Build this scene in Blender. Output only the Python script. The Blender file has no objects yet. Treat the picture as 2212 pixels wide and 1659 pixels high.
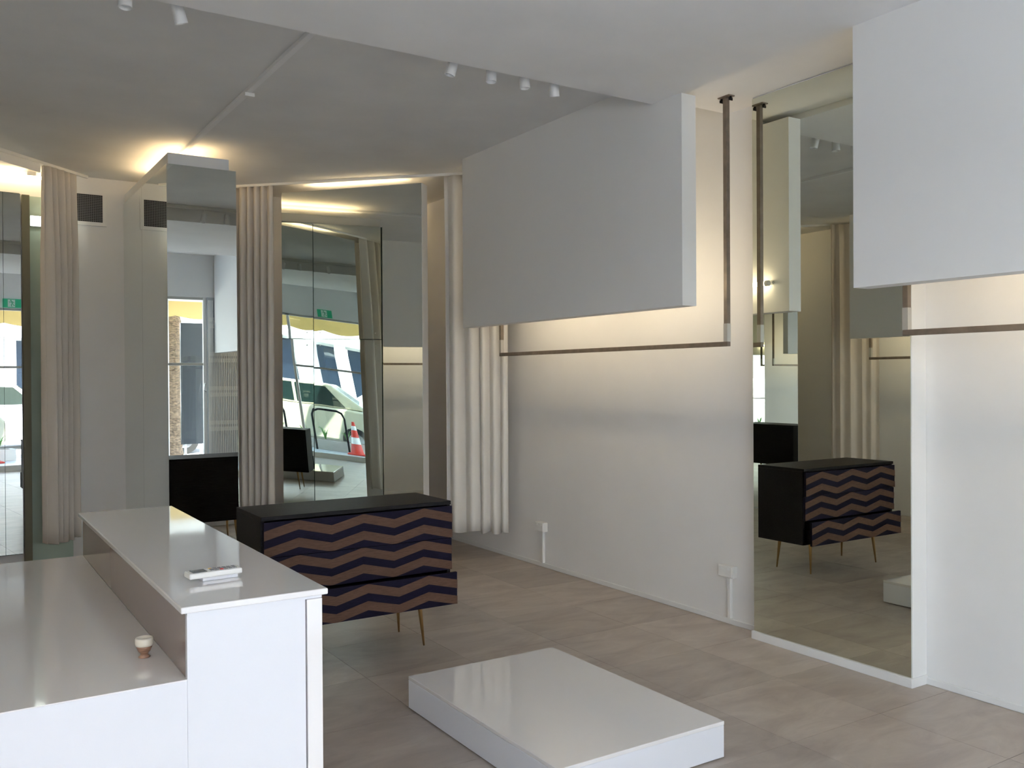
import bpy, bmesh, math, random
from mathutils import Vector, Matrix
random.seed(7)
S = bpy.context.scene
COL = S.collection
H = 1.55                                   # eye height: all heights below are written relative to the eye, Z() lifts them
def Z(z): return z + H

# ------------------------------------------------------------------ camera, sky, sun, exposure
cam_d = bpy.data.cameras.new('camera'); cam = bpy.data.objects.new('camera', cam_d); COL.objects.link(cam)
FW = Vector((0.53838853, 0.8426696, -0.00676272)); RT = Vector((0.84265227, -0.53842523, -0.00595255)); UP = Vector((0.00865725, 0.00249384, 0.99995942))
m = Matrix((RT, UP, -FW)).transposed().to_4x4(); m.translation = (0, 0, H); cam.matrix_world = m
cam_d.sensor_width = 36; cam_d.lens = 36*1948.5/2212; cam_d.clip_start = 0.05
S.camera = cam
W_ = bpy.data.worlds.new('world'); S.world = W_; W_.use_nodes = True
wn = W_.node_tree; bg = wn.nodes['Background']
sky = wn.nodes.new('ShaderNodeTexSky'); sky.sky_type = 'NISHITA'; sky.sun_disc = False
sky.sun_elevation = math.radians(58); sky.sun_rotation = math.radians(20); sky.air_density = 1.0; sky.dust_density = 2.0
wn.links.new(sky.outputs[0], bg.inputs[0]); bg.inputs[1].default_value = 1.05
sun_d = bpy.data.lights.new('sun', 'SUN'); sun_d.energy = 24.0; sun_d.angle = math.radians(0.6); sun_d.color = (1, .95, .88)
sun = bpy.data.objects.new('sun', sun_d); COL.objects.link(sun)
sun.rotation_euler = (Vector((0.3, 0.45, 1.4))).to_track_quat('Z', 'Y').to_euler(); sun.location = (0, 4, 12)
S.view_settings.view_transform = 'Standard'; S.view_settings.look = 'None'; S.view_settings.gamma = 1; S.view_settings.use_curve_mapping = False
S.view_settings.exposure = 0.9
S.cycles.use_denoising = True
S.cycles.max_bounces = 12; S.cycles.diffuse_bounces = 5; S.cycles.glossy_bounces = 8; S.cycles.transparent_max_bounces = 12
S.cycles.caustics_reflective = True; S.cycles.sample_clamp_indirect = 6.0

# ------------------------------------------------------------------ materials
def new_mat(name):
    mt = bpy.data.materials.new(name); mt.use_nodes = True
    return mt, mt.node_tree, mt.node_tree.nodes['Principled BSDF']
def mat(name, col, rough=0.5, metal=0.0, var=0.0, scale=8.0, bump=0.0, coat=0.0, stretch=(1, 1, 1), emis=None, es=0.0, spec=0.5):
    mt, nt, p = new_mat(name)
    p.inputs['Base Color'].default_value = (*col, 1); p.inputs['Roughness'].default_value = rough
    p.inputs['Metallic'].default_value = metal; p.inputs['Coat Weight'].default_value = coat; p.inputs['Coat Roughness'].default_value = 0.03
    p.inputs['Specular IOR Level'].default_value = spec
    if emis: p.inputs['Emission Color'].default_value = (*emis, 1); p.inputs['Emission Strength'].default_value = es
    if var or bump:
        tc = nt.nodes.new('ShaderNodeTexCoord'); mp = nt.nodes.new('ShaderNodeMapping'); mp.inputs['Scale'].default_value = stretch
        n = nt.nodes.new('ShaderNodeTexNoise'); n.inputs['Scale'].default_value = scale; n.inputs['Detail'].default_value = 6
        nt.links.new(tc.outputs['Object'], mp.inputs[0]); nt.links.new(mp.outputs[0], n.inputs['Vector'])
        if var:
            r = nt.nodes.new('ShaderNodeValToRGB')
            r.color_ramp.elements[0].position = .3; r.color_ramp.elements[1].position = .7
            r.color_ramp.elements[0].color = (*[c*(1-var) for c in col], 1); r.color_ramp.elements[1].color = (*[min(1, c*(1+var)) for c in col], 1)
            nt.links.new(n.outputs[0], r.inputs[0]); nt.links.new(r.outputs[0], p.inputs['Base Color'])
        if bump:
            b = nt.nodes.new('ShaderNodeBump'); b.inputs['Strength'].default_value = bump; b.inputs['Distance'].default_value = .01
            nt.links.new(n.outputs[0], b.inputs['Height']); nt.links.new(b.outputs[0], p.inputs['Normal'])
    return mt
M = {}
M['wall'] = mat('white_wall_paint', (.84, .835, .825), .75, var=.015, scale=3)
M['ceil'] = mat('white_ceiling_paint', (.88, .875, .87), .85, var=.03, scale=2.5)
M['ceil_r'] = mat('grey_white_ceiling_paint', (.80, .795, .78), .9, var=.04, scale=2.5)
M['panel'] = mat('white_panel_paint', (.82, .82, .81), .6)
M['trim'] = mat('white_trim', (.84, .84, .83), .4)
M['gloss'] = mat('white_gloss_laminate', (.82, .80, .79), .06, coat=.6)
M['satin'] = mat('white_satin_laminate', (.75, .76, .80), .28)
M['shade_taupe'] = mat('shade_darkened_laminate', (.30, .24, .22), .14)  # white laminate darkened in its base colour for shade below the ledge
M['mirror'] = mat('mirror_glass', (.78, .82, .79), 0.0, metal=1)
M['mirror_y'] = mat('bronze_tinted_mirror_glass', (.74, .765, .68), 0.0, metal=1)
M['glass_edge'] = mat('dark_glass_edge', (.03, .06, .05), .2)
M['brass_rail'] = mat('aged_bronze_tube', (.22, .18, .145), .5, metal=.4, var=.15, scale=20)
M['chrome'] = mat('chrome', (.8, .8, .82), .15, metal=1)
M['brass'] = mat('brass', (.58, .38, .17), .35, metal=1)
M['curtain'] = mat('cream_linen', (.73, .675, .61), .9, var=.02, scale=160)
M['curtain_w'] = mat('white_linen', (.81, .785, .74), .9, var=.02, scale=160)
M['black_wood'] = mat('black_stained_wood', (.010, .009, .011), .5, var=.6, scale=14, bump=.15, stretch=(1, 12, 12), spec=.2)
M['navy'] = mat('navy_painted_wood', (.010, .008, .022), .65, var=.3, scale=30, stretch=(1, 8, 8), spec=.12)
M['walnut'] = mat('brown_veneer', (.115, .064, .044), .65, var=.2, scale=30, stretch=(1, 8, 8), spec=.15)
M['white_plastic'] = mat('white_plastic', (.82, .82, .80), .35)
M['dark'] = mat('black_mesh_paint', (.02, .02, .022), .7)
M['grey_plastic'] = mat('grey_plastic', (.25, .25, .26), .5)
M['screen'] = mat('grey_lcd', (.06, .065, .07), .2)
M['spot'] = mat('white_enamel', (.85, .85, .85), .35)
M['tube_warm'] = mat('warm_fluorescent_tube', (1, .9, .75), .5, emis=(1, .82, .56), es=9)
M['tube_up'] = mat('warm_uplight_tube', (1, .85, .6), .5, emis=(1, .74, .42), es=7)
M['tube_scr'] = mat('bright_warm_uplight_tube', (1, .85, .6), .5, emis=(1, .78, .48), es=13)
M['tube_fit'] = mat('dim_warm_tube', (1, .85, .6), .5, emis=(1, .74, .42), es=3.0)
M['tube_cool'] = mat('cool_fluorescent_tube', (1, 1, 1), .5, emis=(.9, 1, .93), es=6)
M['green_lit_wall'] = mat('green_light_tint', (.52, .64, .55), .7)  # green cast of fluorescent light put into the colour
M['olive'] = mat('olive_reflection_tone', (.20, .19, .13), .7)  # colour of a dark band reflected in the left mirror
M['cup'] = mat('cream_ceramic', (.80, .74, .62), .3)
M['cup_b'] = mat('brown_ceramic', (.30, .17, .11), .35, var=.5, scale=40, stretch=(1, 1, 6))
M['black_metal'] = mat('black_metal', (.015, .015, .017), .4, metal=.5)
M['asphalt'] = mat('asphalt', (.33, .33, .33), .9, var=.15, scale=20)
M['pave'] = mat('pale_grey_paving', (.60, .63, .66), .55)
M['concrete'] = mat('pale_concrete', (.62, .60, .56), .85, var=.1, scale=5)
M['awn_w'] = mat('awning_underside', (.85, .84, .80), .8)
M['awn_y'] = mat('yellow_canvas', (.85, .62, .24), .85)
M['car_w'] = mat('white_car_paint', (.85, .86, .88), .15, coat=.8)
M['car_s'] = mat('champagne_car_paint', (.62, .60, .48), .22, coat=.8, metal=.2)
M['car_glass'] = mat('dark_car_glass', (.015, .03, .03), .05)
M['tyre'] = mat('tyre_rubber', (.02, .02, .02), .8)
M['red'] = mat('red_plastic', (.75, .06, .04), .45)
M['leaf'] = mat('green_leaf', (.10, .28, .06), .5, var=.3, scale=10)
M['bark'] = mat('palm_bark', (.20, .135, .085), .9, var=.7, scale=18, bump=.6, stretch=(1, 1, 3))
M['fascia'] = mat('white_fascia_panel', (.88, .90, .92), .4)
M['far_wall'] = mat('pale_render', (.50, .53, .56), .7)
M['far_glass'] = mat('blue_black_glass', (.012, .02, .035), .25, spec=.2)
M['letter'] = mat('grey_letter', (.30, .36, .42), .5)
M['exit_g'] = mat('exit_sign_green', (.01, .16, .08), .4, emis=(.02, .35, .18), es=.25)
M['exit_w'] = mat('exit_sign_white', (.75, .85, .78), .4)
M['cross_g'] = mat('green_cross', (.02, .45, .16), .4)
M['blue'] = mat('dark_blue_sign', (.03, .03, .25), .4)
M['gold'] = mat('gold_leaf_paint', (.55, .40, .18), .45, metal=.4)
M['steel_bar'] = mat('grey_steel', (.50, .49, .46), .45, metal=.3)

# floor: mottled beige stone, every tile shaded a little differently
mt, nt, p = new_mat('mottled_stone_tile'); M['floor'] = mt
tc = nt.nodes.new('ShaderNodeTexCoord'); geo = nt.nodes.new('ShaderNodeNewGeometry'); oi = nt.nodes.new('ShaderNodeObjectInfo')
n1 = nt.nodes.new('ShaderNodeTexNoise'); n1.inputs['Scale'].default_value = 3.2; n1.inputs['Detail'].default_value = 9; n1.inputs['Roughness'].default_value = .62; n1.inputs['Distortion'].default_value = .8
mp = nt.nodes.new('ShaderNodeMapping'); mp.inputs['Scale'].default_value = (.8, 1.8, 1); mp.inputs['Rotation'].default_value = (0, 0, .5)
nt.links.new(geo.outputs['Position'], mp.inputs[0]); nt.links.new(mp.outputs[0], n1.inputs['Vector'])
cr = nt.nodes.new('ShaderNodeValToRGB'); e = cr.color_ramp.elements
e[0].position = .30; e[0].color = (.375, .315, .275, 1); e[1].position = .70; e[1].color = (.54, .475, .415, 1)
nt.links.new(n1.outputs[0], cr.inputs[0])
hs = nt.nodes.new('ShaderNodeHueSaturation'); mr = nt.nodes.new('ShaderNodeMapRange'); mr.inputs['To Min'].default_value = .9; mr.inputs['To Max'].default_value = 1.08
nt.links.new(oi.outputs['Random'], mr.inputs['Value']); nt.links.new(mr.outputs[0], hs.inputs['Value']); nt.links.new(cr.outputs[0], hs.inputs['Color']); nt.links.new(hs.outputs[0], p.inputs['Base Color'])
p.inputs['Roughness'].default_value = .38; p.inputs['Specular IOR Level'].default_value = .45
M['grout'] = mat('grey_grout', (.16, .13, .115), .9)

# thin clear glass
mt = bpy.data.materials.new('clear_window_glass'); mt.use_nodes = True; nt = mt.node_tree; nt.nodes.clear(); M['pane'] = mt
o_ = nt.nodes.new('ShaderNodeOutputMaterial'); mx = nt.nodes.new('ShaderNodeMixShader'); tr = nt.nodes.new('ShaderNodeBsdfTransparent'); gl = nt.nodes.new('ShaderNodeBsdfGlossy')
gl.inputs['Roughness'].default_value = 0; tr.inputs[0].default_value = (.96, .98, .97, 1); mx.inputs[0].default_value = .05
nt.links.new(tr.outputs[0], mx.inputs[1]); nt.links.new(gl.outputs[0], mx.inputs[2]); nt.links.new(mx.outputs[0], o_.inputs[0])
# outdoor paving with joints
mt, nt, p = new_mat('outdoor_paving_tiles'); M['pave_t'] = mt
geo = nt.nodes.new('ShaderNodeNewGeometry'); bk = nt.nodes.new('ShaderNodeTexBrick'); bk.offset = 0
bk.inputs['Color1'].default_value = (.60, .63, .66, 1); bk.inputs['Color2'].default_value = (.56, .60, .64, 1); bk.inputs['Mortar'].default_value = (.25, .26, .28, 1)
bk.inputs['Scale'].default_value = 1; bk.inputs['Mortar Size'].default_value = .006; bk.inputs['Brick Width'].default_value = .6; bk.inputs['Row Height'].default_value = .6
nt.links.new(geo.outputs['Position'], bk.inputs['Vector']); nt.links.new(bk.outputs['Color'], p.inputs['Base Color']); p.inputs['Roughness'].default_value = .35

# ------------------------------------------------------------------ mesh helpers
class MB:
    def __init__(s): s.v = []; s.f = []
    def add(s, vs, fs):
        o = len(s.v); s.v += [tuple(a) for a in vs]; s.f += [tuple(i+o for i in f) for f in fs]; return s
    def box(s, x0, x1, y0, y1, z0, z1):
        return s.add([(x0,y0,z0),(x1,y0,z0),(x1,y1,z0),(x0,y1,z0),(x0,y0,z1),(x1,y0,z1),(x1,y1,z1),(x0,y1,z1)],
                     [(0,3,2,1),(4,5,6,7),(0,1,5,4),(1,2,6,5),(2,3,7,6),(3,0,4,7)])
    def prism(s, poly, ax, a, b):            # poly in the two other axes (order x,y,z without ax)
        def P(q, t):
            q = list(q); q.insert(ax, t); return q
        n = len(poly); vs = [P(q, a) for q in poly] + [P(q, b) for q in poly]
        return s.add(vs, [tuple(range(n-1, -1, -1)), tuple(range(n, 2*n))] + [(i, (i+1) % n, (i+1) % n+n, i+n) for i in range(n)])
    def tube(s, pts, r, n=10, cap=True):
        pts = [Vector(p) for p in pts]; rs = r if isinstance(r, (list, tuple)) else [r]*len(pts)
        rings = []; prev = None
        for i, p in enumerate(pts):
            d = (pts[min(i+1, len(pts)-1)] - pts[max(i-1, 0)]).normalized()
            a = prev if prev else (Vector((0, 0, 1)) if abs(d.z) < .9 else Vector((1, 0, 0)))
            u = (a - d*a.dot(d)).normalized(); w = d.cross(u); prev = u
            rings.append([p + (u*math.cos(2*math.pi*k/n) + w*math.sin(2*math.pi*k/n))*rs[i] for k in range(n)])
        vs = [v for q in rings for v in q]; fs = []
        for i in range(len(rings)-1):
            for k in range(n): fs.append((i*n+k, i*n+(k+1) % n, (i+1)*n+(k+1) % n, (i+1)*n+k))
        if cap: fs += [tuple(range(n-1, -1, -1)), tuple(range((len(rings)-1)*n, len(rings)*n))]
        return s.add(vs, fs)
    def lathe(s, prof, c, n=24):
        vs = [(c[0]+max(r, 1e-4)*math.cos(2*math.pi*k/n), c[1]+max(r, 1e-4)*math.sin(2*math.pi*k/n), c[2]+z) for r, z in prof for k in range(n)]
        m_ = len(prof); fs = [(i*n+k, i*n+(k+1) % n, (i+1)*n+(k+1) % n, (i+1)*n+k) for i in range(m_-1) for k in range(n)]
        return s.add(vs, fs + [tuple(range(n-1, -1, -1)), tuple(range((m_-1)*n, m_*n))])
    def sheet(s, grid):                      # grid[i][j] points
        ni, nj = len(grid), len(grid[0])
        return s.add([p for r in grid for p in r], [(i*nj+j, i*nj+j+1, (i+1)*nj+j+1, (i+1)*nj+j) for i in range(ni-1) for j in range(nj-1)])
    def build(s, name, mt, parent=None, bevel=0, smooth=False, fix=True):
        me = bpy.data.meshes.new(name); me.from_pydata(s.v, [], s.f)
        if fix:
            bm = bmesh.new(); bm.from_mesh(me); bmesh.ops.recalc_face_normals(bm, faces=bm.faces); bm.to_mesh(me); bm.free()
        me.materials.append(M[mt] if isinstance(mt, str) else mt)
        if smooth:
            for q in me.polygons: q.use_smooth = True
        ob = bpy.data.objects.new(name, me); COL.objects.link(ob)
        if bevel:
            b = ob.modifiers.new('bevel', 'BEVEL'); b.width = bevel; b.segments = 2; b.limit_method = 'ANGLE'
        if parent: attach(ob, parent)
        return ob
WL = {}
def wloc(o): return WL.get(o.name, Vector((0, 0, 0)))
def attach(ob, parent):
    ob.parent = parent
    ob.matrix_parent_inverse = Matrix.Translation(-wloc(parent))
def tag(o, label, cat=None, group=None, kind=None):
    o['label'] = label
    if cat: o['category'] = cat
    if group: o['group'] = group
    if kind: o['kind'] = kind
    return o
def thing(name, label, cat, loc=(0, 0, 0), group=None, kind=None):
    o = bpy.data.objects.new(name, None); COL.objects.link(o); o.location = loc; o.empty_display_size = .1
    WL[o.name] = Vector(loc); return tag(o, label, cat, group, kind)
def struct(name, mb, mt, label, cat, bevel=0): return tag(mb.build(name, mt, bevel=bevel), label, cat, kind='structure')
def tilt(mb, deg, axis, piv):
    R_ = Matrix.Rotation(math.radians(deg), 4, axis); pv = Vector(piv)
    mb.v = [tuple(R_ @ (Vector(v)-pv) + pv) for v in mb.v]; return mb
def text_mesh(body, size, mt, name, parent, origin, xdir, up, depth=.01, align='CENTER'):
    cu = bpy.data.curves.new(name, 'FONT'); cu.body = body; cu.size = size; cu.extrude = depth/2; cu.align_x = align; cu.align_y = 'CENTER'
    tmp = bpy.data.objects.new(name+'_tmp', cu); COL.objects.link(tmp)
    dg = bpy.context.evaluated_depsgraph_get(); me = bpy.data.meshes.new_from_object(tmp.evaluated_get(dg))
    bpy.data.objects.remove(tmp)
    xd = Vector(xdir).normalized(); ud = Vector(up).normalized(); nd = xd.cross(ud)
    T = Matrix((xd, ud, nd)).transposed().to_4x4(); T.translation = origin; me.transform(T)
    me.materials.clear(); me.materials.append(M[mt]); ob = bpy.data.objects.new(name, me); COL.objects.link(ob)
    if parent: attach(ob, parent)
    return ob

# ------------------------------------------------------------------ measured planes (x right, y away from the street, z relative to the eye)
XW, XL = 4.190, -0.890                     # right and left wall
YB, YS = 8.526, -0.450                     # back wall, shop window line
ZS, ZS2, ZC, ZF = 1.606, 1.643, 1.752, 1.880   # bulkhead soffit, soffit behind panels, rear ceiling, front ceiling
YB0, YB1 = 1.70, 4.036                     # bulkhead
XP, XPB = 3.566, 3.674                     # hanging panel front and back
GX = 3.42                                  # end of the glazing
AX = XW + XL                               # mirrored side of the shop: x -> AX - x

# ------------------------------------------------------------------ shell
fl = struct('floor', MB().box(XL, XW, YS, YB, -.12, -.004), 'grout', 'mottled beige brown stone tile floor of the shop', 'floor')
tile_me = {}
TX, TY, TS = 3.048, 4.345, .59
i0 = math.floor((XL-TX)/TS); i1 = math.ceil((XW-TX)/TS); j0 = math.floor((YS-TY)/TS); j1 = math.ceil((YB-TY)/TS)
for i in range(i0, i1):
    for j in range(j0, j1):
        g = .0011
        x0, x1 = max(XL, TX+i*TS+g), min(XW, TX+(i+1)*TS-g); y0, y1 = max(YS, TY+j*TS+g), min(YB, TY+(j+1)*TS-g)
        if x1-x0 < .02 or y1-y0 < .02: continue
        key = (round(x1-x0, 3), round(y1-y0, 3))
        if key not in tile_me:
            me = bpy.data.meshes.new('tile'); q = MB().box(0, x1-x0, 0, y1-y0, -.012, 0); me.from_pydata(q.v, [], q.f); me.materials.append(M['floor']); tile_me[key] = me
        ob = bpy.data.objects.new('tile', tile_me[key]); COL.objects.link(ob); ob.location = (x0, y0, 0); ob.parent = fl
T = .15
struct('wall_right', MB().box(XW, XW+T, YS-.1, YB+T, -.1, Z(2.1)), 'wall', 'long white plastered wall on the right behind the hanging panels', 'wall')
struct('wall_left', MB().box(XL-T, XL, YS-.1, YB+T, -.1, Z(2.1)), 'wall', 'long white plastered wall on the left seen only in the mirrors', 'wall')
struct('wall_back', MB().box(XL, XW, YB, YB+T, -.1, Z(2.1)), 'wall', 'white plastered back wall with the square air vent', 'wall')
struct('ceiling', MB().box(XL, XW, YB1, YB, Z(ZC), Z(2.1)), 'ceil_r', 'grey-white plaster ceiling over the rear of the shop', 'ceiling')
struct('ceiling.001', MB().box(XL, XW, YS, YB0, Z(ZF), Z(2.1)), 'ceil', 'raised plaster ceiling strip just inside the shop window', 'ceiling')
struct('trim_1', MB().box(AX-XP, XP, YB0, YB1, Z(ZS), Z(2.1)), 'ceil', 'broad dropped bulkhead crossing the ceiling with spotlights behind its edge', 'bulkhead')
struct('trim_2', MB().box(XP+.001, XW, YB0, YB1, Z(ZS2), Z(2.1)), 'ceil', 'soffit strip between the right hanging panels and the right wall', 'soffit')
struct('trim_3', MB().box(XL, AX-XP-.001, YB0, YB1, Z(ZS2), Z(2.1)), 'ceil', 'soffit strip between the left hanging panels and the left wall', 'soffit')
struct('wall_front', MB().box(XL, XW, YS-.12, YS, Z(1.245), Z(2.1)), 'wall', 'white header wall above the shop window', 'wall')
struct('wall_front.001', MB().box(GX+.051, XW, YS-.12, YS, 0, Z(1.2449)), 'far_wall', 'grey pier wall behind the folded security grille', 'wall')
def skirting(name, x0, x1, y0, y1, lab): struct(name, MB().box(x0, x1, y0, y1, 0, .035), 'trim', lab, 'baseboard', .004)
skirting('baseboard_right', XW-.014, XW, 3.724, YB, 'low white skirting along the right wall beyond the tall mirror')
skirting('baseboard_right.001', XW-.014, XW, .3, 2.694, 'low white skirting along the right wall this side of the tall mirror')
skirting('baseboard_left', XL, XL+.014, 3.724, YB, 'low white skirting along the left wall')
skirting('baseboard_back', 1.94, XW-.02, YB-.014, YB, 'low white skirting along the back wall')

# ------------------------------------------------------------------ hanging panels, tubes, rails on both long walls
def side(x, left): return AX-x if left else x
def hanging_panel(name, y0, y1, far, left, label):
    if far: poly = [(y0, Z(.405)), (y1, Z(.405)), (y1, Z(ZC)), (YB1, Z(ZC)), (YB1, Z(ZS)), (y0, Z(ZS))]
    else:   poly = [(y0, Z(.405)), (y1, Z(.405)), (y1, Z(ZS)), (YB0, Z(ZS)), (YB0, Z(ZF)), (y0, Z(ZF))]
    a, b = side(XP, left), side(XPB, left)
    ob = MB().prism(poly, 0, a, b).build(name, 'panel'); return tag(ob, label, 'wall panel', 'deep white panels hung in front of the side walls')
hanging_panel('bulkhead_panel', 3.784, 6.301, True, False, 'long white hanging panel in front of the lit right wall, beyond the tall mirror')
hanging_panel('bulkhead_panel', YS+.040, 2.655, False, False, 'white hanging panel cut by the right edge of the photo, before the tall mirror')
hanging_panel('bulkhead_panel', 3.784, 6.301, True, True, 'long white hanging panel on the left wall seen reflected')
hanging_panel('bulkhead_panel', YS+.040, 2.655, False, True, 'white hanging panel on the left wall near the shop window')
def tube_light(name, p0, p1, mt, label, r=.014, body=None, group=None):
    p0, p1 = Vector(p0), Vector(p1); d = (p1-p0).normalized()
    t = thing(name, label, 'light', tuple((p0+p1)/2), group)
    MB().tube([p0+d*.02, p1-d*.02], r, 12).build('lamp_tube', mt, t, smooth=True)
    MB().tube([p0, p0+d*.025], r*1.25, 12).build('end_cap', 'white_plastic', t)
    MB().tube([p1-d*.025, p1], r*1.25, 12).build('end_cap', 'white_plastic', t)
    if body is not None:
        b = Vector(body); MB().tube([p0+b, p1+b], .012, 4).build('batten', 'white_plastic', t)
    return t
for left in (False, True):
    s_ = 'left' if left else 'right'; sg = -1 if left else 1
    x = side(3.725, left)
    for a, b, w in ((3.90, 5.05, 'nearer'), (5.07, 6.22, 'farther')):
        tube_light('fluorescent_tube', (x, a, Z(.585)), (x, b, Z(.585)), 'tube_warm', f'warm fluorescent tube hidden behind the far {s_} hanging panel, the {w} one', body=(-.0395*sg, 0, .006), group='tubes behind the hanging panels')
    for a, b, w in ((.1, 1.25, 'nearer'), (1.32, 2.47, 'farther')):
        tube_light('fluorescent_tube', (x, a, Z(.585)), (x, b, Z(.585)), 'tube_warm', f'warm fluorescent tube hidden behind the near {s_} hanging panel, the {w} one', body=(-.0395*sg, 0, .006), group='tubes behind the hanging panels')
def rail(y0, y1, z, ztop0, ztop1, left, label):
    x = side(3.925, left); h = .014
    t = thing('hanging_rail', label, 'clothes rail', (x, (y0+y1)/2, Z(z)), 'hanging clothes rails')
    MB().box(x-h, x+h, y0-h, y1+h, Z(z)-h, Z(z)+h).build('crossbar', 'brass_rail', t, .002)
    for y, zt in ((y0, ztop0), (y1, ztop1)):
        u = MB().box(x-h, x+h, y-h, y+h, Z(z)+h, Z(zt)-.006).build('upright', 'brass_rail', t, .002)
        f = MB().box(x-.024, x+.024, y-.045, y+.045, Z(zt)-.006, Z(zt)).build('flange', 'brass_rail', t)
        for dy in (-.036, .036):
            q = MB().tube([(x, y+dy, Z(zt)-.006), (x, y+dy, Z(zt)-.022)], .007, 8); q.box(x-.014, x+.014, y+dy-.003, y+dy+.003, Z(zt)-.030, Z(zt)-.014); q.build('wing_nut', 'black_metal', f)
        MB().box(x-h-.001, x+h+.001, y-h-.001, y+h+.001, Z(z)+h, Z(z)+.12).build('sleeve', 'steel_bar', u)
    return t
rail(3.79, 6.30, .192, ZS2, ZC, False, 'bronze square-tube rail hung below the long right panel')
rail(.15, 2.625, .205, ZF, ZS2, False, 'bronze square-tube rail below the panel at the right edge of the photo')
rail(3.79, 6.30, .192, ZS2, ZC, True, 'bronze square-tube rail on the left wall, seen in the angled mirror')
rail(.15, 2.625, .205, ZF, ZS2, True, 'bronze square-tube rail on the left wall near the shop window')

# ------------------------------------------------------------------ tall wall mirrors
def wall_mirror(left, label):
    xm, xw = side(4.066, left), side(XW-.001, left); sg = -1 if left else 1
    y0, y1, zb, zt = 2.697, 3.720, Z(-1.503), Z(1.633)
    t = thing('wall_mirror', label, 'mirror', ((xm+xw)/2, (y0+y1)/2, 0), 'tall mirrors on the long walls')
    a, b = sorted((xm+.006*sg, xw)); MB().box(a, b, y0, y1, zb, zt+.008).build('backing_box', 'panel', t)
    a, b = sorted((xm, xm+.005*sg)); MB().box(a, b, y0+.004, y1, zb+.002, zt).build('mirror_glass', 'mirror_y', t)
    a, b = sorted((xm-.012*sg, xw)); MB().box(a, b, y0-.008, y1+.012, 0, zb).build('plinth', 'trim', t, .003)
wall_mirror(False, 'tall mirror standing against the right wall, reflecting the chevron dresser')
wall_mirror(True, 'tall mirror on the left wall, seen only as a reflection')

# ------------------------------------------------------------------ mirror-clad column
TW = .015; EPS = -math.tan(math.radians(6))  # the column's far side tapers in a little and its panes are slightly twisted
XK0, XK1, YK = 1.403, 1.896, 6.765; ZKT = 1.548
t = thing('mirrored_column', 'square column clad in mirror with white cap and warm uplight', 'column', ((XK0+XK1)/2, (YK+YB)/2, 0))
MB().prism([(XK0+.006, YK+.006), (XK1-.020, YK+.006), (XK1-.020+EPS*(YB-YK), YB-.001), (XK0+.006, YB-.001)], 2, 0, Z(ZKT)-.002).build('core', 'glass_edge', t)
MB().box(XK0+.012, XK1-.048, YK+.012, YB-.001, Z(ZKT)+.001, Z(1.630)).build('cap', 'panel', t)
MB().box(XK0, XK1, YK, YK+.005, .012, Z(ZKT)).build('front_mirror', 'mirror', t)
for y0, y1 in ((YK+.006, 7.690), (7.693, YB-.002)):
    MB().box(XK0, XK0+.005, y0, y1, .012, Z(ZKT)).build('side_mirror', 'mirror', t)
# right side: two by two acrylic mirror panes, slightly twisted, fixed with dome screws
YM = 7.46
for (y0, y1) in ((YK+.016, YM-.003), (YM+.003, YB-.002)):
    for (z0, z1) in ((.012, Z(.40)-.003), (Z(.40)+.003, Z(ZKT))):
        n = 12; g = []
        for i in range(n+1):
            y = y0+(y1-y0)*i/n
            g.append([(XK1 + EPS*(y-YK) + TW*(y-YM)*(z0+(z1-z0)*k/n-1.4), y, z0+(z1-z0)*k/n) for k in range(n+1)])
        pn = MB().sheet(g).build('side_mirror_pane', 'mirror', t, smooth=True, fix=False)
        sm = pn.modifiers.new('thick', 'SOLIDIFY'); sm.thickness = .004; sm.offset = -1; es = pn.modifiers.new('edges', 'EDGE_SPLIT'); es.split_angle = .5
        for yy in (y0+.06, y1-.06):
            zz = z1-.06 if z0 < .5 else z0+.06
            xs_ = XK1+EPS*(yy-YK)+TW*(yy-YM)*(zz-1.4); MB().tube([(xs_-.002, yy, zz), (xs_+.006, yy, zz)], [.012, .006], 12).build('screw', 'chrome', pn)
tube_light('uplight_tube', (1.53, 7.0, Z(1.643)), (1.53, 8.1, Z(1.643)), 'tube_up', 'warm uplight tube lying on the mirrored column, left of the ceiling track', .012, group='warm uplight tubes')
tube_light('uplight_tube', (1.70, 6.95, Z(1.643)), (1.70, 8.1, Z(1.643)), 'tube_up', 'warm uplight tube lying on the mirrored column, right of the ceiling track', .012, group='warm uplight tubes')

# ------------------------------------------------------------------ angled mirror screens in front of the fitting rooms
def screen(L, ang, w, top, label, name='mirror_screen', flip=1, mt='mirror'):
    L = Vector((L[0], L[1], 0)); d = Vector((math.cos(ang), math.sin(ang), 0)); nrm = Vector((d.y, -d.x, 0))*flip     # nrm points to the room
    t = thing(name, label, 'mirror', tuple(L+d*w/2), 'angled mirror screens')
    def slab(a, b, n0, n1, z0, z1, part, m_, bev=0):
        ps = [L+d*a+nrm*n0, L+d*b+nrm*n0, L+d*b+nrm*n1, L+d*a+nrm*n1]
        return MB().prism([(p.x, p.y) for p in ps], 2, z0, z1).build(part, m_, t, bev)
    slab(0, w, -.13, -.0055, 0, top, 'board', 'panel', .002)
    slab(.002, w-.002, -.005, 0, .01, top-.003, 'mirror_glass', mt)
    slab(.08, w-.08, -.200, -.1305, top-.048, top-.044, 'light_trough', 'panel')
    slab(.08, w-.08, -.2045, -.2005, top-.048, top-.006, 'trough_lip', 'panel')
    return t, L, d, nrm
PHI = math.radians(-49.0)
t, L, d, nr = screen((2.617, 7.912), PHI, 1.349, Z(1.668), 'white-edged mirror screen standing at an angle between two curtains, behind the dresser', flip=1)
a = L+d*.2-nr*.16; b = L+d*1.15-nr*.16
tube_light('uplight_tube', (a.x, a.y, Z(1.655)), (b.x, b.y, Z(1.655)), 'tube_scr', 'warm uplight tube behind the top of the angled mirror screen', .010, group='warm uplight tubes')
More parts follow.
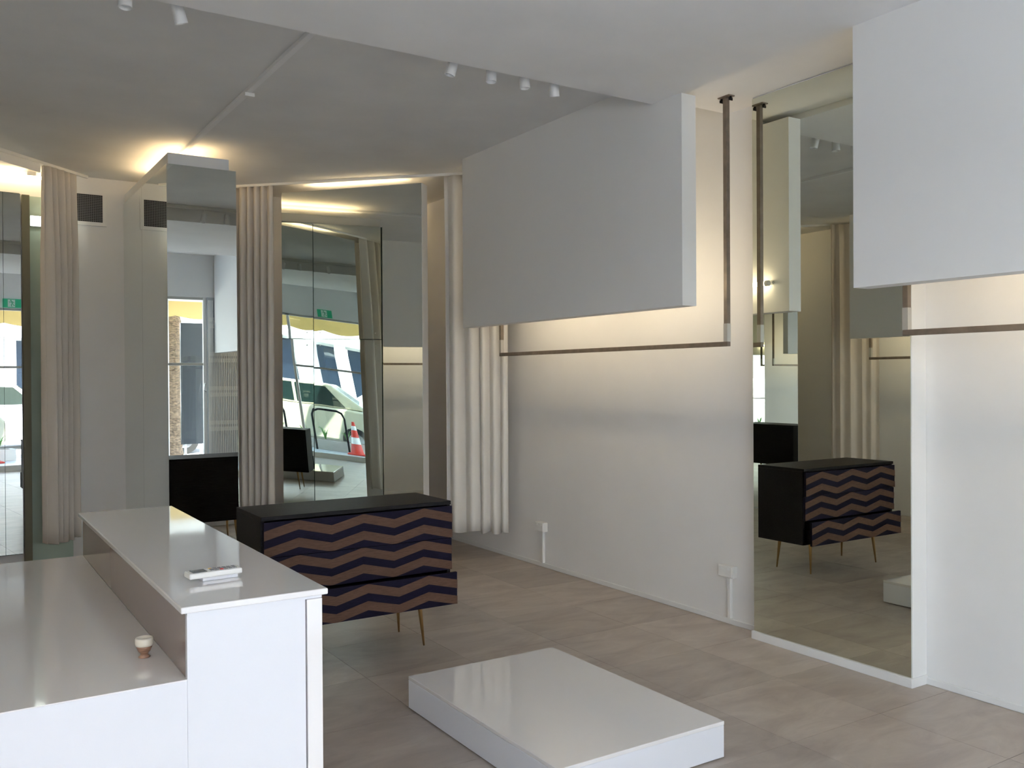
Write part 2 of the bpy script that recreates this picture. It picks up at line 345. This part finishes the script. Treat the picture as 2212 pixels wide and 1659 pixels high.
t, L, d, nr = screen((-.32, 7.05), math.radians(45), .98, Z(1.668), 'mirror screen standing at an angle outside the left edge of the photo', flip=1)
a = L+d*.1-nr*.16; b = L+d*.88-nr*.16
tube_light('uplight_tube', (a.x, a.y, Z(1.655)), (b.x, b.y, Z(1.655)), 'tube_scr', 'warm uplight tube behind the top of the left mirror screen', .010, group='warm uplight tubes')

# ------------------------------------------------------------------ curtain tracks and curtains
def strip(name, p0, p1, w, z0, z1, mt, label, cat):
    p0, p1 = Vector((*p0, 0)), Vector((*p1, 0)); d = (p1-p0).normalized(); n = Vector((-d.y, d.x, 0))*w/2
    return tag(MB().prism([(q.x, q.y) for q in (p0+n, p1+n, p1-n, p0-n)], 2, Z(z0), Z(z1)).build(name, mt), label, cat)
strip('curtain_track', (2.04, 8.46), (4.16, 6.34), .022, ZC-.022, ZC, 'white_plastic', 'slim white curtain track crossing the ceiling corner on the right', 'curtain track')
strip('curtain_track', (-.86, 6.51), (1.11, 8.48), .022, ZC-.022, ZC, 'white_plastic', 'slim white curtain track above the left fitting room', 'curtain track')
strip('pelmet', (.42, 7.825), (.715, 8.12), .016, ZC-.085, ZC-.023, 'trim', 'shallow white pelmet below the left curtain track', 'pelmet')
def curtain(p0, p1, z0, waves, amp, mt, label, seed):
    rnd = random.Random(seed)
    p0, p1 = Vector((*p0, 0)), Vector((*p1, 0)); Ln = (p1-p0).length; d = (p1-p0).normalized(); n = Vector((-d.y, d.x, 0))
    ni, nk = 150, 26
    ph = [rnd.uniform(-.6, .6) for _ in range(8)]; top = Z(ZC-.024); g = []
    wts = [rnd.uniform(.55, 1.25) for _ in range(waves+2)]
    cum = [0]
    for w in wts[:waves]: cum.append(cum[-1]+w)
    def phase(s):
        x = s*cum[-1]
        for q in range(waves):
            if x <= cum[q+1]: return q + (x-cum[q])/(cum[q+1]-cum[q])
        return waves
    for i in range(ni+1):
        s = i/ni; col = []
        for k in range(nk+1):
            v = k/nk; z = top + (z0-top)*v
            a = amp*(.55+.45*min(1, v*4))*(1+.25*math.sin(5*s+ph[0]+v*1.3))
            f = phase(s)*2*math.pi
            off = a*math.sin(f + .35*v*math.sin(3*s+ph[1])) + .10*a*math.sin(2.0*f+ph[2]+v)
            al = .25*a*math.cos(f) + .012*v*math.sin(ph[3]+4*s)
            zz = z + (.012*math.sin(f*.7+ph[4]) if k == nk else 0)
            col.append(p0 + d*(s*Ln+al) + n*off + Vector((0, 0, zz)))
        g.append(col)
    ob = MB().sheet(g).build('curtain', mt, smooth=True); tag(ob, label, 'curtain', 'full-length fitting room curtains')
    sm = ob.modifiers.new('thick', 'SOLIDIFY'); sm.thickness = .003
    return ob
curtain((.745, 8.125), (1.005, 8.385), Z(-1.32), 5, .052, 'curtain', 'cream curtain hanging left of the air vent', 3)
curtain((2.16, 8.34), (2.55, 7.95), Z(-1.32), 7, .046, 'curtain', 'cream curtain hanging right of the mirrored column', 5)
curtain((-.485, 6.725), (-.85, 6.36), Z(-1.31), 5, .036, 'curtain', 'cream curtain at the left wall, seen in the tall right mirror', 17)
curtain((3.675, 6.825), (4.065, 6.435), Z(-1.31), 5, .040, 'curtain_w', 'pale cream curtain hanging against the right wall behind the long panel', 11)

# ------------------------------------------------------------------ left fitting room: pane mirror, stand-ins for its reflections
def turned(q): return tilt(q, 4, 'Z', (.606, 8.503, 0))
t = thing('pane_mirror', 'two-pane wall mirror seen at the left edge inside the left fitting room', 'mirror', (.2, 8.51, 0))
turned(MB().box(-.7, .600, 8.507, 8.520, Z(-1.44), Z(1.555))).build('backing_board', 'glass_edge', t)
for x0, x1 in ((-.7, -.071), (-.068, .533-.06), (.476, .603)):
    turned(MB().box(x0, x1, 8.500, 8.506, Z(-1.435), Z(1.55))).build('mirror_pane', 'mirror', t)
tag(MB().box(.612, .668, 8.46, 8.524, 0, Z(1.54)).build('reflection_upright', 'olive'), 'narrow olive upright beside the left pane mirror, standing in for a dark reflection', 'upright')  # added upright imitating a dark reflected band, no real part of the wall
tag(MB().box(.670, .98, 8.512, 8.524, 0, Z(1.54)).build('reflection_board', 'green_lit_wall'), 'pale green board half hidden by the left curtain, standing in for a reflected wall', 'board')  # added board imitating a reflected wall, its green light painted in
t = thing('light_bar', 'short cool white light bar by the left curtain, standing in for a reflected lamp', 'light', (.82, 8.49, Z(1.33)))  # added bar imitating a fluorescent strip reflected in the mirror
MB().box(.672, .97, 8.470, 8.511, Z(1.285), Z(1.375)).build('housing', 'white_plastic', t, .004)
MB().box(.674, .968, 8.464, 8.4695, Z(1.290), Z(1.370)).build('diffuser', 'tube_cool', t)
tube_light('fluorescent_tube', (-.5, 8.46, Z(1.690)), (.85, 8.46, Z(1.690)), 'tube_up', 'warm tube at the ceiling edge inside the left fitting room', .014)
tag(MB().box(.65, .72, 8.44, 8.51, Z(1.70), Z(1.735)).build('junction_box', 'white_plastic', bevel=.004), 'small cream junction box above the left pane mirror', 'junction box')
# right fitting room tube
tube_light('fluorescent_tube', (2.95, 8.46, Z(1.58)), (3.45, 8.46, Z(1.58)), 'tube_fit', 'warm tube high on the back wall inside the right fitting room', .014)

tube_light('fluorescent_tube', (4.13, 8.16, Z(1.60)), (4.13, 8.46, Z(1.60)), 'tube_up', 'short warm tube in the far corner of the right fitting room', .014, body=(.046, 0, 0))

# ------------------------------------------------------------------ air vent
t = thing('air_vent', 'square black-mesh air vent with white frame high on the back wall', 'air vent', (1.117, 8.52, Z(1.37)))
x0, x1, z0, z1 = 1.0, 1.234, Z(1.368), Z(1.603); yv = 8.512
q = MB(); fw_ = .032
q.box(x0-fw_, x1+fw_, yv, 8.525, z1, z1+fw_); q.box(x0-fw_, x1+fw_, yv, 8.525, z0-fw_, z0); q.box(x0-fw_, x0, yv, 8.525, z0, z1); q.box(x1, x1+fw_, yv, 8.525, z0, z1); q.build('frame', 'trim', t)
MB().box(x0, x1, 8.519, 8.525, z0, z1).build('recess', 'dark', t)
q = MB(); n = 16
for k in range(1, n):
    xx = x0+(x1-x0)*k/n; q.box(xx-.0018, xx+.0018, 8.513, 8.516, z0, z1); zz = z0+(z1-z0)*k/n; q.box(x0, x1, 8.513, 8.516, zz-.0018, zz+.0018)
q.build('mesh_grille', 'grey_plastic', t)

# ------------------------------------------------------------------ ceiling track, spotlights
t = thing('ceiling_track', 'empty grey lighting track running down the ceiling to the mirrored column', 'track', (1.605, 5.4, Z(ZC)))
MB().box(1.588, 1.622, 4.04, 7.9, Z(ZC)-.024, Z(ZC)).build('track_body', 'ceil', t, .002)
MB().box(1.580, 1.640, 5.43, 5.475, Z(ZC)-.046, Z(ZC)-.024).build('connector_box', 'white_plastic', t, .003)
t = thing('spotlight_track', 'white spotlight track hidden behind the bulkhead edge', 'track', (1.65, 4.13, Z(ZC)))
MB().box(.2, 3.3, 4.112, 4.148, Z(ZC)-.03, Z(ZC)).build('track_body', 'white_plastic', t, .002)
def spot(x, zb, tx, ty, label):
    y = 4.155; t = thing('spotlight', label, 'spotlight', (x, y, Z(zb)), 'white cylinder spotlights behind the bulkhead')
    q = MB(); q.tube([(x, 4.13, Z(ZC)-.03), (x, 4.13, Z(zb)+.075), ], .006, 8); q.build('stem', 'spot', t)
    top = Z(zb)+.098
    q = MB().lathe([(.010, .1), (.024, .098), (.027, .09), (.029, .0), (.024, -.0), (.022, .02), (.001, .02)], (x, y, Z(zb)), 20)
    tilt(q, tx, 'X', (x, y, top)); tilt(q, ty, 'Y', (x, y, top)); hd = q.build('lamp_head', 'spot', t, smooth=True)
    em = hd.modifiers.new('es', 'EDGE_SPLIT'); em.split_angle = .6
for x, zb, tx, ty, lb in ((2.31, 1.585, 8, 14, 'white cylinder spotlight leaning left, first of the four at the bulkhead edge'),
                          (2.535, 1.590, -3, 3, 'white cylinder spotlight, second of the four at the bulkhead edge'),
                          (2.745, 1.592, -3, -2, 'white cylinder spotlight, third of the four at the bulkhead edge'),
                          (2.945, 1.585, 10, -10, 'white cylinder spotlight leaning right, last of the four by the long panel'),
                          (.905, 1.575, 10, -18, 'white cylinder spotlight near the top left, the one seen whole'),
                          (.70, 1.592, -6, 2, 'white cylinder spotlight cut by the top edge of the photo')):
    spot(x, zb, tx, ty, lb)

# ------------------------------------------------------------------ wall sockets on surface conduit
def socket(y, left, label):
    sg = -1 if left else 1; x = XL if left else XW
    t = thing('wall_socket', label, 'power socket', (x-.02*sg, y, 0), 'surface-mounted sockets on conduit')
    a, b = sorted((x-.042*sg, x-.001*sg)); MB().box(a, b, y-.062, y+.062, Z(-1.255), Z(-1.180)).build('socket_box', 'white_plastic', t, .004)
    a, b = sorted((x-.047*sg, x-.042*sg)); fp = MB().box(a, b, y-.056, y+.056, Z(-1.250), Z(-1.185)).build('faceplate', 'white_plastic', t, .002)
    for dy in (-.03, .03):
        a, b = sorted((x-.050*sg, x-.047*sg)); MB().box(a, b, y+dy-.006, y+dy+.006, Z(-1.205), Z(-1.193)).build('rocker', 'trim', fp)
    a, b = sorted((x-.024*sg, x-.001*sg)); MB().box(a, b, y-.022, y+.004, .036, Z(-1.255)).build('conduit', 'white_plastic', t, .003)
socket(6.09, False, 'white power socket on conduit low on the right wall near the curtain')
socket(4.03, False, 'white power socket on conduit low on the right wall beside the tall mirror')
socket(5.20, True, 'white power socket on the left wall, seen in the angled mirror')

# ------------------------------------------------------------------ counter
XC0, XC1, YC0, YC1, ZK, ZD = .489, .858, 2.239, 4.087, -.545, -.722
t = thing('shop_counter', 'white gloss counter ledge in the foreground with lower desk joined to it', 'counter', (.6, 3.1, 0))
MB().box(XC0, XC1, YC0, YC1, Z(ZK)-.016, Z(ZK)).build('ledge_top', 'gloss', t, .003)
MB().box(XC0+.016, XC1-.014, YC0+.010, YC1-.01, Z(ZK)-.024, Z(ZK)-.0165).build('sub_top', 'satin', t)
MB().box(XC0+.016, .800, YC0+.012, YC0+.03, 0, Z(ZK)-.0245).build('front_panel', 'satin', t)
MB().box(.803, XC1-.014, YC0+.006, YC1-.012, 0, Z(ZK)-.0245).build('side_panel', 'gloss', t, .002)
MB().box(XC0+.016, XC0+.03, YC0+.031, YC1-.012, Z(ZD)+.0005, Z(ZK)-.0245).build('inner_panel', 'shade_taupe', t)  # shading of this face is painted into its colour
MB().box(XC0+.031, .802, YC1-.03, YC1-.012, 0, Z(ZK)-.0245).build('back_panel', 'satin', t)
MB().box(-.62, XC0+.0155, YC0+.012, YC1, Z(ZD)-.003, Z(ZD)).build('desk_top', 'gloss', t)
MB().box(-.62, XC0+.0155, YC0+.012, YC0+.03, 0, Z(ZD)-.0032).build('desk_front', 'satin', t)
MB().box(-.62, -.60, YC0+.031, YC1-.01, 0, Z(ZD)-.0032).build('desk_side', 'satin', t)

# remote control lying on its wall cradle
t = thing('remote_control', 'white air conditioner remote with grey screen lying on the counter ledge', 'remote control', (.635, 2.515, Z(ZK)))
def rot_box(u0, u1, v0, v1, z0, z1, c=(.636, 2.518), a=math.radians(4)):
    ca, sa = math.cos(a), math.sin(a)
    return MB().prism([(c[0]+u*ca-v*sa, c[1]+u*sa+v*ca) for u, v in ((u0, v0), (u1, v0), (u1, v1), (u0, v1))], 2, z0, z1)
zt = Z(ZK)
rot_box(-.035, .062, -.018, .018, zt+.0003, zt+.010).build('cradle', 'satin', t, .002)
bd = rot_box(-.072, .072, -.026, .026, zt+.0105, zt+.026).build('body', 'white_plastic', t, .004)
rot_box(-.060, -.022, -.018, .018, zt+.0262, zt+.0272).build('display', 'screen', bd)
for i in range(6):
    for j in range(3):
        u, v = -.010+i*.0125, -.014+j*.012
        rot_box(u, u+.008, v, v+.007, zt+.0262, zt+.0280).build('button', 'red' if (i, j) == (2, 0) else 'awn_y' if (i, j) == (0, 2) else 'grey_plastic', bd)
# little cup
t = thing('small_cup', 'little cream and brown ceramic cup on the low desk', 'cup', (.452, 2.495, Z(ZD)))
c = (.452, 2.495, Z(ZD)+.0003)
MB().lathe([(.001, 0), (.014, 0), (.015, .002), (.010, .006), (.009, .010), (.015, .016), (.019, .026), (.0195, .030), (.0005, .030)], c, 28).build('stem', 'cup_b', t, smooth=True)
MB().lathe([(.0005, .0305), (.021, .0305), (.0225, .036), (.0225, .047), (.021, .051), (.018, .052), (.017, .046), (.0005, .045)], c, 28).build('bowl', 'cup', t, smooth=True)

# ------------------------------------------------------------------ low platform
t = thing('display_platform', 'low white gloss display platform on the floor in front of the dresser', 'platform', (2.27, 3.22, 0))
MB().box(1.858, 2.685, 2.619, 3.827, .006, Z(-1.397)-.0165).build('base_box', 'satin', t, .002)
MB().box(1.858, 2.685, 2.617, 3.827, Z(-1.397)-.016, Z(-1.397)).build('top_board', 'gloss', t, .002)
MB().box(1.90, 2.64, 2.66, 3.785, 0, .006).build('recessed_foot', 'satin', t)

# ------------------------------------------------------------------ chevron dresser
SD = 1.04
XD0, XD1, YD0, YD1, ZDT, ZDB = 1.357*SD, 2.429*SD, 4.4453*SD, 4.8865*SD, -.686*SD, -1.253*SD
t = thing('dresser', 'black dresser with brown and navy chevron drawers on thin brass legs', 'dresser', ((XD0+XD1)/2, (YD0+YD1)/2, 0))
th = .022
YF = YD0+.012
MB().box(XD0, XD1, YD0, YD1, Z(ZDT)-th, Z(ZDT)).build('top', 'black_wood', t, .002)
MB().box(XD0, XD0+th, YF, YD1, Z(ZDB), Z(ZDT)-th-.0005).build('side_panel', 'black_wood', t, .002)
MB().box(XD1-th, XD1, YF, YD1, Z(ZDB), Z(ZDT)-th-.0005).build('side_panel', 'black_wood', t, .002)
MB().box(XD0+th+.0005, XD1-th-.0005, YF, YD1, Z(ZDB), Z(ZDB)+.018).build('bottom_panel', 'black_wood', t)
MB().box(XD0+th+.0005, XD1-th-.0005, YD1-.012, YD1, Z(ZDB)+.0185, Z(ZDT)-th-.0005).build('back_panel', 'black_wood', t)
zt_, zb_ = Z(ZDT)-th-.006, Z(ZDB)+.0
dh = (zt_-zb_)/3
xl, xr = XD0+.008, XD1-.002
PER = (xr-xl)/3; AMP = .045; PIT = .0925; THK = .049
def zig(x):                                # 0 at the peaks, AMP at the valleys
    f = ((x-xl)/PER) % 1.0
    return AMP*abs(2*f-1)
for k, out in enumerate((.030, .022, .085)):
    z1 = zt_-k*dh; z0 = z1-dh+.004
    yf = YF-out
    dr = MB().box(xl, xr, yf, yf+.019, z0, z1).build('drawer', 'navy', t, .001)
    MB().box(XD0+.04, XD1-.04, yf+.0195, YF+.33, z0+.015, z0+.11).build('drawer_box', 'black_wood', dr)
    base = zt_ if k < 2 else z1            # the pattern runs on across the upper two drawers
    for s in range(5):
        top0 = base-s*PIT
        xs = [xl + (xr-xl)*i/96 for i in range(97)]
        runs = []; run = []
        for x in xs:
            a = min(z1-.0005, top0-zig(x)); b = max(z0+.0005, top0-THK-zig(x))
            if a-b > .0015: run.append((x, a, b))
            else:
                if len(run) > 1: runs.append(run)
                run = []
        if len(run) > 1: runs.append(run)
        if not runs: continue
        q = MB()
        for run in runs:
            n = len(run); vs = []
            for x, a, b in run: vs += [(x, yf-.0025, a), (x, yf-.0025, b), (x, yf, a), (x, yf, b)]
            fs = []
            for i in range(n-1):
                o = 4*i; fs += [(o, o+1, o+5, o+4), (o+2, o, o+4, o+6), (o+1, o+3, o+7, o+5)]
            fs += [(0, 2, 3, 1), (4*n-4, 4*n-3, 4*n-1, 4*n-2)]
            q.add(vs, fs)
        q.build('chevron_strip', 'walnut', dr)
for x, dx in ((XD0+.17, -.02), (XD1-.17, .02)):
    for y, dy in ((YF+.07, -.02), (YD1-.08, .02)):
        MB().tube([(x, y, Z(ZDB)-.0005), (x+dx*.1, y+dy*.1, Z(ZDB)-.012), (x+dx, y+dy, .0005)], [.016, .0135, .0055], 14).build('leg', 'brass', t, smooth=True)

# ------------------------------------------------------------------ shop window
frames = [(-.889, -.83), (1.60, 1.65), (GX, GX+.05)]
t = thing('window_1', 'white-framed shop window behind the camera, seen in the mirrors', 'window', (1.65, YS-.06, 0), kind='structure')
for a, b in frames: MB().box(a, b, YS-.10, YS-.04, .001, Z(1.243)).build('mullion', 'trim', t, .003)
MB().box(-.829, GX-.001, YS-.10, YS-.04, Z(1.205), Z(1.243)).build('head_rail', 'steel_bar', t)
MB().box(1.651, GX-.001, YS-.10, YS-.04, .001, .10).build('sill_rail', 'trim', t)
MB().box(1.651, GX-.001, YS-.09, YS-.05, Z(.215), Z(.255)).build('transom_bar', 'steel_bar', t, .006)
MB().box(1.652, GX-.002, YS-.073, YS-.067, .101, Z(.214)).build('pane', 'pane', t)
MB().box(1.652, GX-.002, YS-.073, YS-.067, Z(.256), Z(1.204)).build('pane', 'pane', t)
# folded lattice security grille
t = thing('security_grille', 'white folding lattice security grille beside the shop window, seen in the mirrored column', 'security grille', (3.8, YS, 0))
gx0, gx1 = GX+.06, 4.12
nb = 24
for k in range(nb+1):
    x = gx0+(gx1-gx0)*(k/nb)**1.15
    MB().box(x-.006, x+.006, YS+.033, YS+.039, .02, Z(.40) if x > XP-.012 and x < XPB+.012 else Z(1.20)).build('bar', 'white_plastic', t)
for r in range(5):
    zz = .25+r*.52
    q = MB()
    for k in range(nb-1):
        xa = gx0+(gx1-gx0)*(k/nb)**1.15; xb = gx0+(gx1-gx0)*((k+2)/nb)**1.15
        q.prism([(xa, zz), (xa+.01, zz), (xb, zz+.16), (xb-.01, zz+.16)], 1, YS+.023, YS+.027)
        q.prism([(xa, zz+.16), (xa+.01, zz+.16), (xb, zz), (xb-.01, zz)], 1, YS+.028, YS+.032)
    q.build('lattice_row', 'white_plastic', t)
q = MB().tube([(GX+.02, YS+.005, Z(-.05)), (GX+.0, YS+.05, Z(-.05)), (GX-.02, YS+.05, Z(-.16)), (GX+.02, YS+.005, Z(-.18))], .009, 8)
q.build('pull_handle', 'chrome', t)
# exit sign
t = thing('exit_sign', 'green and white running man exit sign under the header, seen in the left mirror', 'exit sign', (1.12, YS+.03, Z(1.30)))
MB().box(.98, 1.26, YS+.001, YS+.03, Z(1.25), Z(1.40)).build('sign_body', 'exit_g', t, .003)
MB().box(1.055, 1.165, YS+.030, YS+.032, Z(1.262), Z(1.388)).build('white_field', 'exit_w', t)
q = MB(); y0 = YS+.0325; cz = Z(1.325)
q.tube([(1.102, y0, cz+.048), (1.102, y0+.001, cz+.048)], .011, 12)
q.prism([(1.105, cz+.036), (1.122, cz+.030), (1.130, cz-.005), (1.117, cz-.008)], 1, y0, y0+.001)
q.prism([(1.120, cz-.002), (1.130, cz-.002), (1.112, cz-.030), (1.118, cz-.055), (1.108, cz-.055), (1.100, cz-.028)], 1, y0, y0+.001)
q.prism([(1.122, cz-.004), (1.131, cz-.006), (1.146, cz-.028), (1.160, cz-.030), (1.158, cz-.040), (1.140, cz-.037)], 1, y0, y0+.001)
q.prism([(1.110, cz+.034), (1.085, cz+.020), (1.075, cz+.030), (1.070, cz+.024), (1.084, cz+.010), (1.114, cz+.024)], 1, y0, y0+.001)
q.prism([(1.122, cz+.030), (1.142, cz+.022), (1.152, cz+.004), (1.146, cz+.000), (1.136, cz+.014), (1.120, cz+.020)], 1, y0, y0+.001)
q.build('running_man', 'exit_g', t)
t.location.x += 1.25

# ------------------------------------------------------------------ street outside (seen in the mirrors)
struct('footpath', MB().box(-12, 16, -3.35, YS-.11, -.15, -.002), 'pave_t', 'pale blue-grey paved footpath outside the shop window', 'footpath')
struct('footpath.001', MB().box(-12, 16, YS-.109, YS-.001, -.15, -.001), 'concrete', 'concrete threshold under the shop window', 'threshold')
struct('road', MB().box(-30, 34, -12, -3.5, -.3, -.13), 'asphalt', 'grey asphalt street outside', 'road')
struct('kerb', MB().box(-12, 16, -3.499, -3.351, -.3, 0), 'concrete', 'pale concrete kerb between footpath and street', 'kerb')
struct('footpath.002', MB().box(-30, 34, -14.5, -12.001, -.3, 0), 'concrete', 'footpath on the far side of the street', 'footpath')
t = thing('awning', 'cream shop awning with yellow scalloped valance over the footpath', 'awning', (2, -1.9, Z(1.4)))
MB().box(-6, 10, -3.2, YS-.13, Z(1.40), Z(1.46)).build('canopy', 'awn_w', t)
q = MB(); x = -6; pts = []
while x < 10:
    for k in range(12):
        xx = x+.8*k/12; pts.append((xx, Z(1.145)-.06*abs(math.sin(math.pi*k/12))))
    x += .8
pts += [(10, Z(1.145)), (10, Z(1.40)), (-6, Z(1.40))]
q.prism(pts, 1, -3.215, -3.203); q.build('valance', 'awn_y', t)
# notice board, post, palm
t = thing('notice_board', 'tall dark grey board on two white posts outside the window', 'board', (3.52, -1.6, 0))
MB().box(3.33, 3.70, -1.64, -1.58, .51, Z(.92)).build('board', 'screen', t, .004)
for x in (3.38, 3.62): MB().box(x, x+.035, -1.63, -1.595, 0, .509).build('post', 'trim', t)
tag(MB().tube([(3.40, -2.9, 0), (3.40, -2.9, Z(1.398))], .022, 12).build('awning_post', 'trim', smooth=True), 'slender white post holding up the awning', 'post')
t = thing('palm_tree', 'palm with rough brown trunk standing at the kerb', 'tree', (3.62, -3.72, 0))
pr = []; 
for k in range(41): pr.append((.19+.03*((k % 2))-.001*k, k*.11))
MB().lathe(pr, (3.62, -3.72, -.13), 20).build('trunk', 'bark', t)
for k in range(12):
    a = k*math.pi/6; q = MB(); g = []
    for i in range(9):
        s = i/8; r = 2.3*s; zz = 4.2+.9*math.sin(s*2.2)-.9*s*s; w = .22*math.sin(math.pi*min(1, s*.95+.05))+.02
        cx, cy = 3.62+r*math.cos(a), -3.72+r*math.sin(a); nx, ny = -math.sin(a)*w, math.cos(a)*w
        g.append([(cx-nx, cy-ny, zz-.12), (cx, cy, zz), (cx+nx, cy+ny, zz-.12)])
    q.sheet(g); f_ = q.build('frond', 'leaf', t); f_.modifiers.new('thick', 'SOLIDIFY').thickness = .006
# planter with strap-leaved plants
t = thing('planter', 'low concrete planter bed at the kerb', 'planter', (.6, -3.0, 0))
q = MB().box(-1.5, 2.9, -3.18, -3.10, 0, .22); q.box(-1.5, 2.9, -2.86, -2.78, 0, .22); q.box(-1.5, -1.42, -3.10, -2.86, 0, .22); q.box(2.82, 2.9, -3.10, -2.86, 0, .22); q.build('edging', 'concrete', t)
MB().box(-1.42, 2.82, -3.10, -2.86, 0, .222).build('soil', 'bark', t)
for k in range(9):
    rnd = random.Random(40+k); x = -1.2+k*.48; y = -2.98
    p_ = thing('strap_leaf_plant', 'green strap-leaved plant in the kerbside planter', 'plant', (x, y, .225), 'plants in the kerbside planter')
    for j in range(9):
        a = rnd.uniform(0, 6.28); ln = rnd.uniform(.18, .34); g = []
        for i in range(6):
            s = i/5; r = ln*s*.45; zz = .225+ln*math.sin(s*2.0)*.8; w = .016*(1-s)+.002
            cx, cy = x+r*math.cos(a), y+r*math.sin(a)*.3; nx, ny = -math.sin(a)*w, math.cos(a)*w
            g.append([(cx-nx, cy-ny, zz), (cx+nx, cy+ny, zz)])
        MB().sheet(g).build('leaf', 'leaf', p_).modifiers.new('thick', 'SOLIDIFY').thickness = .003
for k, x in enumerate((.2, 1.5)):
    q = MB().tube([(x, -2.70, 0), (x, -2.70, .75), (x+.05, -2.70, .86), (x+.15, -2.70, .90), (x+.55, -2.70, .90), (x+.65, -2.70, .86), (x+.70, -2.70, .75), (x+.70, -2.70, 0)], .024, 10)
    tag(q.build('bike_hoop', 'black_metal', smooth=True), 'black steel bike hoop on the footpath, ' + ('the one by the doorway' if k == 0 else 'the one by the planter end'), 'bike hoop', 'bike hoops')
# traffic cone and striped bollard
t = thing('traffic_cone', 'red and white traffic cone beside the planter', 'traffic cone', (2.40, -2.45, 0))
MB().box(2.20, 2.60, -2.65, -2.25, 0, .03).build('base', 'red', t, .01)
for r0, r1, z0, z1, mm in ((.14, .105, .03, .24, 'red'), (.105, .085, .24, .38, 'fascia'), (.085, .06, .38, .54, 'red'), (.06, .045, .54, .63, 'fascia'), (.045, .03, .63, .72, 'red')):
    MB().lathe([(r0, z0), (r1, z1)], (2.40, -2.45, 0), 24).build('cone_band', mm, t)
# parked cars
def car(cx, cy, paint, label, big=False, flip=1):
    t = thing('car', label, 'car', (cx, cy, -.13), 'cars in the street')
    k = 1.12 if big else 1.0
    def X(a): return cx+a*flip
    body = [(-2.1, .30), (-2.15, .62), (-2.0, .82), (-1.2, .93), (1.3, .95), (1.95, .92), (2.1, .75), (2.12, .42), (2.0, .26), (-1.9, .24)]
    cab = [(-1.25, .93), (-.55, 1.42), (.9, 1.45), (1.75, .95)]
    q = MB().prism([(X(a), -.13+b*k) for a, b in body], 1, cy-.86, cy+.86); q.build('body', paint, t, .05)
    q = MB().prism([(X(a), -.13+b*k+(.001)) for a, b in cab], 1, cy-.74, cy+.74); cb = q.build('cabin', paint, t, .05)
    for yy in (cy+.745, cy-.755):
        for win in ([(-.98, .98), (-.50, 1.36), (.02, 1.38), (.02, .98)], [(.09, .98), (.09, 1.38), (.80, 1.38), (1.20, .98)]):
            MB().prism([(X(a), -.13+b*k) for a, b in win], 1, yy, yy+.01).build('side_window', 'car_glass', cb)
    q = MB().add([(X(-1.22), cy-.62, -.13+.965*k), (X(-1.22), cy+.62, -.13+.965*k), (X(-.63), cy+.62, -.13+1.385*k), (X(-.63), cy-.62, -.13+1.385*k)], [(0, 1, 2, 3)])
    q.v = [(a-.012*flip, b, c+.012) for a, b, c in q.v]; q.build('windscreen', 'car_glass', cb).modifiers.new('thick', 'SOLIDIFY').thickness = .006
    for ax in (-1.35, 1.35):
        for ay in (cy-.80, cy+.80):
            w_ = MB().tube([(X(ax), ay-.10, -.13+.32), (X(ax), ay+.10, -.13+.32)], .32, 24).build('wheel', 'tyre', t)
            MB().tube([(X(ax), ay-.105, -.13+.32), (X(ax), ay+.105, -.13+.32)], .19, 16).build('hub_cap', 'chrome', w_)
    for yy in (-.6, .6): MB().box(min(X(-2.16), X(-2.06)), max(X(-2.16), X(-2.06)), cy+yy-.16, cy+yy+.16, -.13+.62*k, -.13+.74*k).build('headlight', 'fascia', t)
car(.9, -5.0, 'car_s', 'champagne wagon parked at the kerb behind the planter', True)
car(6.9, -5.0, 'car_w', 'white car parked at the kerb beyond the palm', False)
car(-4.2, -5.0, 'car_w', 'white car parked at the kerb left of the champagne wagon', True)
car(3.4, -8.6, 'car_w', 'white car driving down the middle of the street', True, -1)
car(-1.8, -10.9, 'car_w', 'white car parked across the street', False, -1)
# building opposite
t = thing('opposite_building', 'pale building across the street with white fascia and dark shop glass', 'building', (2, -15, 0))
MB().box(-16, 20, -18, -14.6, 0, 7.0).build('wall', 'far_wall', t)
fa = MB().box(-16, 20, -14.6, -14.2, 2.9, 4.3).build('fascia', 'fascia', t)
for k in range(9):
    x = -15.2+k*3.9; w_ = MB().box(x, x+3.1, -14.59, -14.52, .35, 2.8).build('shop_window', 'far_glass', t)
    for j in (1, 2): MB().box(x+j*1.03-.03, x+j*1.03+.03, -14.519, -14.48, .35, 2.8).build('mullion', 'trim', w_)
for k in range(18):
    x = -15.4+k*1.95; MB().box(x, x+1.1, -14.59, -14.54, 4.9, 6.6).build('upper_window', 'far_glass', t)
text_mesh('ALLYE', .34, 'letter', 'fascia_lettering', fa, (1.5, -14.19, 3.80), (1, 0, 0), (0, 0, 1)) if False else None
def far_text(s, size, x, z, y=-14.185): return text_mesh(s, size, 'letter', 'lettering', fa, (x, y, z), (-1, 0, 0), (0, 0, 1), .01)
far_text('ALLYE', .30, 4.7, 3.85); far_text('RATIO', .30, 4.7, 3.52); far_text('HICAL', .30, 4.7, 3.12)
far_text('45', .34, 5.1, 2.2, -14.46)
for k in range(8):
    x = -10+k*3.9; MB().box(x+3.2, x+3.6, -14.58, -14.47, 0, 2.89).build('pier', 'far_wall', t)
# pharmacy disc sign
t = thing('pharmacy_sign', 'round blue pharmacy sign with green cross across the street', 'sign', (-6.5, -13.9, 2.1))
MB().tube([(-6.5, -13.95, 2.1), (-6.5, -13.85, 2.1)], .8, 40).build('disc', 'blue', t)
q = MB().box(-6.68, -6.32, -13.849, -13.82, 1.58, 2.62); q.box(-7.02, -6.681, -13.849, -13.82, 1.92, 2.28); q.box(-6.319, -5.98, -13.849, -13.82, 1.92, 2.28); q.build('cross', 'cross_g', t)
MB().tube([(-6.5, -13.9, 0), (-6.5, -13.9, 1.31)], .05, 12).build('post', 'steel_bar', t)
